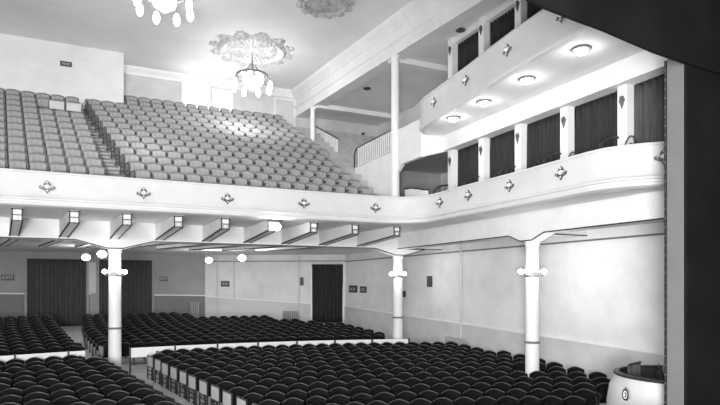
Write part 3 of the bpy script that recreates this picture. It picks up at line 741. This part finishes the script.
for (u, v, wd, h, lb) in ((353.5, 289, 1.15, .42, 'dark framed notice on the right wall just past the curtained doorway'), (363.5, 289.6, .85, .36, 'dark framed notice on the right wall, second past the doorway'),
                      (404, 294, .42, .30, 'small dark box on the right wall beside the middle column'), (430, 281.5, .42, .5, 'narrow dark fixture on the right wall right of the middle column')):
    sign((WS-.01, wall_y(u), zr(u, v)), -PI/2, wd, h, lb, 4 if wd > .5 else 0)
# upper gallery signs on the side wall
for (u, v, wd, h, lb) in ((371.7, 123, .95, .36, 'dark notice on the gallery rear wall above the landing'), (363, 136, .4, .7, 'dark narrow fixture on the gallery wall above the landing rail'), (355.3, 117, .3, .5, 'slim dark fixture on the gallery wall left of the notice'), (412, 104, .5, .3, 'dark small sign on the gallery wall right of the tall slim column')):
    if u < 377: sx = wall_u(u, 27.14); sign((sx, 27.14, (283-v)/FP*(math.sin(R25)*sx+math.cos(R25)*27.14)), 0, wd*.45, h*.5, lb, 3 if wd > .45 else 0)
    else: sign((WS-.01, wall_y(u), zr(u, v)), -PI/2, wd, h, lb, 3 if wd > .45 else 0)
xx = wall_u(66, 25.6); sign((xx, 25.61, (283-64)/FP*(math.sin(R25)*xx+math.cos(R25)*25.6)), 0, .42, .2, 'small dark sign high on the white wall behind the left balcony seats', 4)
def pipe(pts, r, label, name='wall_pipe', mt='wains'):
    tag(MB().tube(pts, r, 8).build(name, mt, smooth=True), label, 'pipe', 'pipes on the lower walls')
y = wall_y(462); pipe([(WS-.07, y, -2.9), (WS-.07, y, 1.7)], .045, 'vertical pipe on the right wall above the radiator')
for u, z0, lb in ((234.5, -1.0, 'thin conduit on the pale rear wall right of the dark sign'), (217.5, -2.3, 'thin conduit on the pale rear wall left of the dark sign'), (299, -2.3, 'pipe on the pale rear wall left of the curtained doorway')):
    p = on_seg(seg_t(u), .06); pipe([(p.x, p.y, z0), (p.x, p.y, 1.7)], .03, lb)
def radiator(p, rz, n, h, label):
    t = empty('radiator', p, rz, label, 'radiator', 'radiators along the lower walls')
    m = MB()
    for i in range(n):
        x = (i-(n-1)/2)*.11
        m.tube([(x, -.05, .08), (x, -.05, h)], .038, 8); m.tube([(x, .05, .08), (x, .05, h)], .038, 8); m.box(x-.035, -.06, h-.05, x+.035, .06, h+.02); m.box(x-.03, -.06, .08, x+.03, .06, .14)
    m.tube([(-(n-1)*.055, 0, .12), ((n-1)*.055, 0, .12)], .025, 6); m.build('fins', 'rad', t)
    MB().tube([((n-1)*.055+.02, 0, .12), ((n-1)*.055+.12, 0, .12), ((n-1)*.055+.12, 0, 0)], .02, 6).build('valve', 'iron', t)
    for x in (-(n-1)*.055, (n-1)*.055): MB().box(x-.04, -.07, 0, x+.04, .07, .09).build('foot', 'rad', t)
radiator((WS-.2, wall_y(459), F(WS, wall_y(459))), -PI/2, 12, .85, 'pale column radiator below the pipe on the right wall')
p = on_seg(seg_t(291), .2); radiator((p.x, p.y, -2.46), sa, 9, .72, 'low pale radiator on the pale rear wall left of the curtained doorway')
radiator((wall_u(194.5, 35.75), 35.75, -2.46), 0, 5, 1.25, 'tall narrow radiator by the corner of the grey rear wall')

# ------------------------------------------------------------------ seats
def seat_parts(kind):
    W_ = .252 if kind == 'floor' else .24
    if kind == 'floor': mb, ms, ma, mst = 'leather', 'leather', 'dwood', 'iron'
    else: mb, ms, ma, mst = 'bback', 'bpan', 'bmetal', 'bmetal'
    # curved back with domed crest
    def back(nx=8, nz=5):
        m = MB(); vs = []; dome = .08 if kind == 'floor' else .06
        for side in (0, 1):
            for j in range(nz+1):
                for i in range(nx+1):
                    t = -1+2*i/nx; top = .77+dome*math.cos(t*PI/2)
                    z = .34+(top-.34)*j/nz
                    y = .20+.10*(z-.34)/.5-.05*t*t+(.032 if side else 0)
                    if j == nz and side == 0: y += .01
                    vs.append((t*W_, y, z))
        W = nx+1; N = W*(nz+1); fs = []
        for j in range(nz):
            for i in range(nx):
                a = j*W+i; fs.append((a, a+1, a+W+1, a+W)); fs.append((N+a, N+a+W, N+a+W+1, N+a+1))
        for i in range(nx):
            a = nz*W+i; fs.append((a, a+1, N+a+1, N+a)); fs.append((i, N+i, N+i+1, i+1))
        for j in range(nz):
            a = j*W; fs.append((a, a+W, N+a+W, N+a)); b = a+nx; fs.append((b, N+b, N+b+W, b+W))
        m.add(vs, fs)
        if kind == 'floor':  # paler strip along the crest paints in the rim highlight
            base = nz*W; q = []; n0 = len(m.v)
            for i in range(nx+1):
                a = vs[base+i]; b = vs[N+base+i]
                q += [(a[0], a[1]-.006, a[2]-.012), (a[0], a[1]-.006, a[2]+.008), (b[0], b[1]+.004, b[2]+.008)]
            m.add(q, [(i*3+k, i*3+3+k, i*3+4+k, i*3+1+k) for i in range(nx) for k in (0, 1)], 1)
        return m
    def pan():    # folded-up seat
        m = MB(); nx = 6; vs = []
        prof = [(.02, .40), (-.03, .44), (-.045, .60), (-.02, .72), (.02, .735), (.045, .70), (.06, .45)]
        for i in range(nx+1):
            t = -1+2*i/nx; s = 1-.08*t*t
            for y, z in prof: vs.append((t*.205, y*s+.10+ (z-.4)*.18, .40+(z-.40)*s))
        n = len(prof); fs = []
        for i in range(nx):
            for k in range(n): fs.append((i*n+k, (i+1)*n+k, (i+1)*n+(k+1)%n, i*n+(k+1)%n))
        fs.append(tuple(range(n))[::-1]); fs.append(tuple(range(nx*n, nx*n+n))); m.add(vs, fs); return m
    def arm():
        m = MB(); m.box(-.262, -.08, .585, -.218, .30, .62); m.box(-.258, -.1, .57, -.222, -.06, .61); return m
    def stand():
        m = MB(); m.box(-.252, .05, 0, -.228, .26, .59); m.box(-.256, -.06, .5, -.226, .26, .585); m.box(-.27, -.02, 0, -.21, .3, .03); return m
    return [('backrest', back(), mb, True), ('seat_pan', pan(), ms, True), ('armrest', arm(), ma, False), ('standard', stand(), mst, False)]
def make_seat(kind, loc, rz, label, name, grp, cat):
    r = empty(name, loc, rz, label, cat, grp)
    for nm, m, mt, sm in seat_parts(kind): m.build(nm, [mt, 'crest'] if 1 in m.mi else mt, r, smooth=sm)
    return r
def panel_end(r, side, pm='panel', fm='iron', rot=10.5, hw=.27, hh=.78):
    # framed end panel on the aisle side, set along the line of the aisle
    x = .30*side; T = Matrix.Translation((x, .06, 0)) @ Matrix.Rotation(math.radians(rot), 4, 'Z')
    m = MB(); m.box(-.012, -hw, .42, .012, hw, hh); m.xf(T); m.build('end_panel', pm, r)
    m = MB(); e = hw+.03
    for y0, y1, z0, z1 in ((-e, -hw, 0, hh+.02), (hw, e, 0, hh+.02), (-e, e, hh, hh+.03), (-hw, hw, .42, .445), (-hw, hw, .3, .32), (-hw, hw, .16, .18)): m.box(-.018, y0, z0, .018, y1, z1)
    m.xf(T); m.build('end_frame', fm, r)

# main floor rows around the point C
def rowpos(rho, th): return CX+rho*math.cos(th), CY+rho*math.sin(th)
def aisR(a): return 1.64-.2075*(a-19.71)        # left edge of the right block
def aisL(a): return .38-.2115*(a-18.65)         # right edge of the left block
def raisR(a): return .30-.15*(a-21.4) if a < 27 else -.54-.05*(a-27)
def rear_ok(x, y):
    if x < 2.7: return y < 34.2
    if x < 5: return y < 30.2+(5-x)*2.1
    if x < 8.5: return y < 30.1
    if x < 11.2: return y < 28.6-(x-8.5)*1.1
    return x < 11.8 and y < 25.6-(x-11.2)*6
PITCH = .535
fs_ = []      # (dist, x, y, z, rz, label, aisle_side)
def mark(rho, lim_lo, lim_hi, start_fn, direction, region, rowname, sidename):
    # find angle where the row meets the aisle edge
    th = PI/2
    for _ in range(60):
        x, y = rowpos(rho, th); tgt = start_fn(y)
        th += (x-tgt)/rho*.8
    k = 0; step = (PITCH-.018*(int(round(rho/.78)) % 3-1) if region != 'rear' else PITCH)/rho
    while k < 40:
        t = th - direction*step*(k+.5); x, y = rowpos(rho, t)
        if x > WS-.45 or x < -8.8 or y < 7.4: break
        k += 1
        if region == 'front' and rho > 24.5 and k == 1: continue
        if region == 'rear' and not rear_ok(x, y): break
        if any(math.hypot(x-cx, y-cy) < .50 for cx, cy, _ in COLS): continue
        if math.hypot(x-bc[0], y-bc[1]) < br+.55: break
        u, v, Y = proj(x, y, F(x, y)+.6)
        if u < -25 or u > 745 or v > 425: continue
        lb = 'black leather seat %s, %s seat %s' % (rowname, ORD[k-1-(1 if region == 'front' and rho > 24.5 else 0)], sidename)
        fs_.append((Y, x, y, F(x, y), t-PI/2, lb, -direction if k == (2 if region == 'front' and rho > 24.5 else 1) else 0))
def w_(s): return s
for r_ in range(13):
    rho = 24.72-.78*r_
    mark(rho, 0, 0, aisR, 1, 'front', 'in %s row before the white rail' % ORD[r_], 'right of the aisle')
for r_ in range(11):
    rho = 24.72-.78*r_
    mark(rho, 0, 0, aisL, -1, 'front', 'in %s row before the white rail' % ORD[r_], 'left of the aisle')
for r_ in range(13):
    rho = 26.75+.80*r_
    mark(rho, 0, 13.1-(r_*.22), raisR, 1, 'rear', 'in %s row behind the white rail' % ORD[r_], 'right of the aisle')
    mark(rho, 0, 99, lambda a: (-.44-.168*(a-21.8)) if a < 28 else -1.48-.14*(a-28), -1, 'rear', 'in %s row behind the white rail' % ORD[r_], 'left of the aisle')
fs_.sort(key=lambda q: q[0])
def vis(q):
    u, v, _ = proj(q[1], q[2], q[3]+.85); return -8 < u < 728 and v < 409
near = [q for q in fs_ if vis(q)][:300]; rest = [q for q in fs_ if q not in near and vis(q)]
def merged(lst, kind, name, label, cat):
    tmpl = seat_parts(kind); m = MB(); mats = []
    for _, mm, mt, _ in tmpl:
        if mt not in mats: mats.append(mt)
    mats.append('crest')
    for q in lst:
        mx = Matrix.Translation((q[1], q[2], q[3])) @ Matrix.Rotation(q[4], 4, 'Z')
        for _, mm, mt, _ in tmpl:
            n0 = len(m.mi); m.add([mx @ Vector(p) for p in mm.v], mm.f, mats.index(mt))
            for i, v in enumerate(mm.mi):
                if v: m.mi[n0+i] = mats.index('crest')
    return tag(m.build(name, mats, smooth=True), label, cat, kind='stuff')
proto = make_seat('floor', (0, 0, 0), 0, 'seat', 'theatre_chair', 'black leather seats of the stalls', 'theatre seat')
protoE = {}
for s in (-1, 1):
    protoE[s] = make_seat('floor', (0, 0, 0), 0, 'seat', 'theatre_chair', 'black leather seats of the stalls', 'theatre seat'); panel_end(protoE[s], s, 'panel' if s < 0 else 'dwood')
used = set()
for q in near:
    pr = proto if q[6] == 0 else protoE[q[6]]
    key = q[6]; lb = q[5]
    if key not in used:
        used.add(key); pr.location = (q[1], q[2], q[3]+E); pr.rotation_euler = (0, 0, q[4]); pr['label'] = lb
        kids_of(pr)
    else: dup(pr, (q[1], q[2], q[3]), q[4], lb)
merged(rest, 'floor', 'rear_theatre_chairs', 'many distant dark seats in the rows behind the white rail', 'theatre seats')

# white rail between front and rear stalls
def rail(t0fn, x_end, n, label, direction):
    rho = 25.45; th = PI/2
    for _ in range(60):
        x, y = rowpos(rho, th); th += (x-t0fn(y))/rho*.8
    pts = []
    t = th
    while True:
        x, y = rowpos(rho, t); pts.append((x, y))
        if (direction > 0 and x > x_end) or (direction < 0 and x < x_end): break
        t -= direction*.02
    if direction < 0: pts = pts[::-1]
    o = pts[0]; r = empty('stalls_rail', (o[0], o[1], -3.2), 0, label, 'rail')
    L = [(p[0]-o[0], p[1]-o[1]) for p in pts]
    MB().sweep(L, [(-.015, .56), (-.015, .90), (.015, .90), (.015, .56)], close=True).build('board', 'trim', r)
    MB().sweep(L, [(-.02, .3), (-.02, .36), (.02, .36), (.02, .3)], close=True).build('lower_bar', 'iron', r)
    for i in range(0, len(L), 3):
        MB().box(L[i][0]-.03, L[i][1]-.045, 0, L[i][0]+.03, L[i][1]+.02, .93).build('post', 'iron', r)
    return r
rail(lambda a: 1.0, 11.3, 0, 'long white-boarded rail with dark posts right of the aisle', 1)
rail(lambda a: -.42, -6.5, 0, 'white-boarded rail with dark posts left of the aisle', -1)
m = MB(); m.sphere((1.42, 21.85, -2.42), .13, 10, 8, sz=1.9)
tag(m.build('hanging_coat', 'leather', smooth=True), 'dark bundle of cloth hung on the white rail beside the aisle', 'cloth')

# balcony seats
bs = []
BP = .512
for k in range(16):
    a = brow(k); z = bflr(k)
    rn = '%s row above the parapet' % ORD[k]
    if k < 13:
        x = aisleL(a)-BP/2; n = 0
        while x > -5.5:
            n += 1; u, v, Y = proj(x, a, z+.8)
            if u > -12 and not (k == 10 and -1.85 < x < -.5): bs.append((Y, x, a, z, 0, 'pale balcony seat, %s, %s seat left of the aisle' % (rn, ORD[n-1]), 0))
            x -= BP
    if k < 15:
        x = aisleR(a)+BP/2; n = 0
        if k >= 13: x = max(x, 1.3)
        while x < smax(a)-.2:
            n += 1; bs.append((proj(x, a, z)[2], x, a, z, 0, 'pale balcony seat, %s, %s seat right of the aisle' % (rn, ORD[n-1]), 0 if n > 1 else -1)); x += BP
bs.sort(key=lambda q: q[0])
bn = bs[:300]; brest = bs[300:]
bp = None; bpe = None
for q in bn:
    if q[6] == -1:
        if bpe is None: bpe = make_seat('balcony', (q[1], q[2], q[3]), 0, q[5], 'balcony_chair', 'pale seats of the balcony', 'theatre seat'); panel_end(bpe, -1, 'bpan', 'bmetal', 12, .15, .66); kids_of(bpe)
        else: dup(bpe, (q[1], q[2], q[3]), 0, q[5])
    elif bp is None: bp = make_seat('balcony', (q[1], q[2], q[3]), 0, q[5], 'balcony_chair', 'pale seats of the balcony', 'theatre seat'); kids_of(bp)
    else: dup(bp, (q[1], q[2], q[3]), 0, q[5])
if brest: merged(brest, 'balcony', 'upper_balcony_chairs', 'many distant pale seats in the highest balcony rows', 'theatre seats')
# small white barrier among the left balcony seats
t = empty('aisle_barrier', (-1.18, brow(10)+.05, bflr(10)), 0, 'low white two-panel barrier among the upper left balcony seats', 'barrier')
for x in (-.5, .06): MB().box(x, -.02, .56, x+.5, .02, .86).build('panel', 'wains', t)
for x in (-.53, 0, .6): MB().box(x-.02, -.03, 0, x+.02, .03, .9).build('post', 'jamb', t)
print('floor seats', len(fs_), 'near', len(near), 'rest', len(rest), 'balcony', len(bs), len(brest))
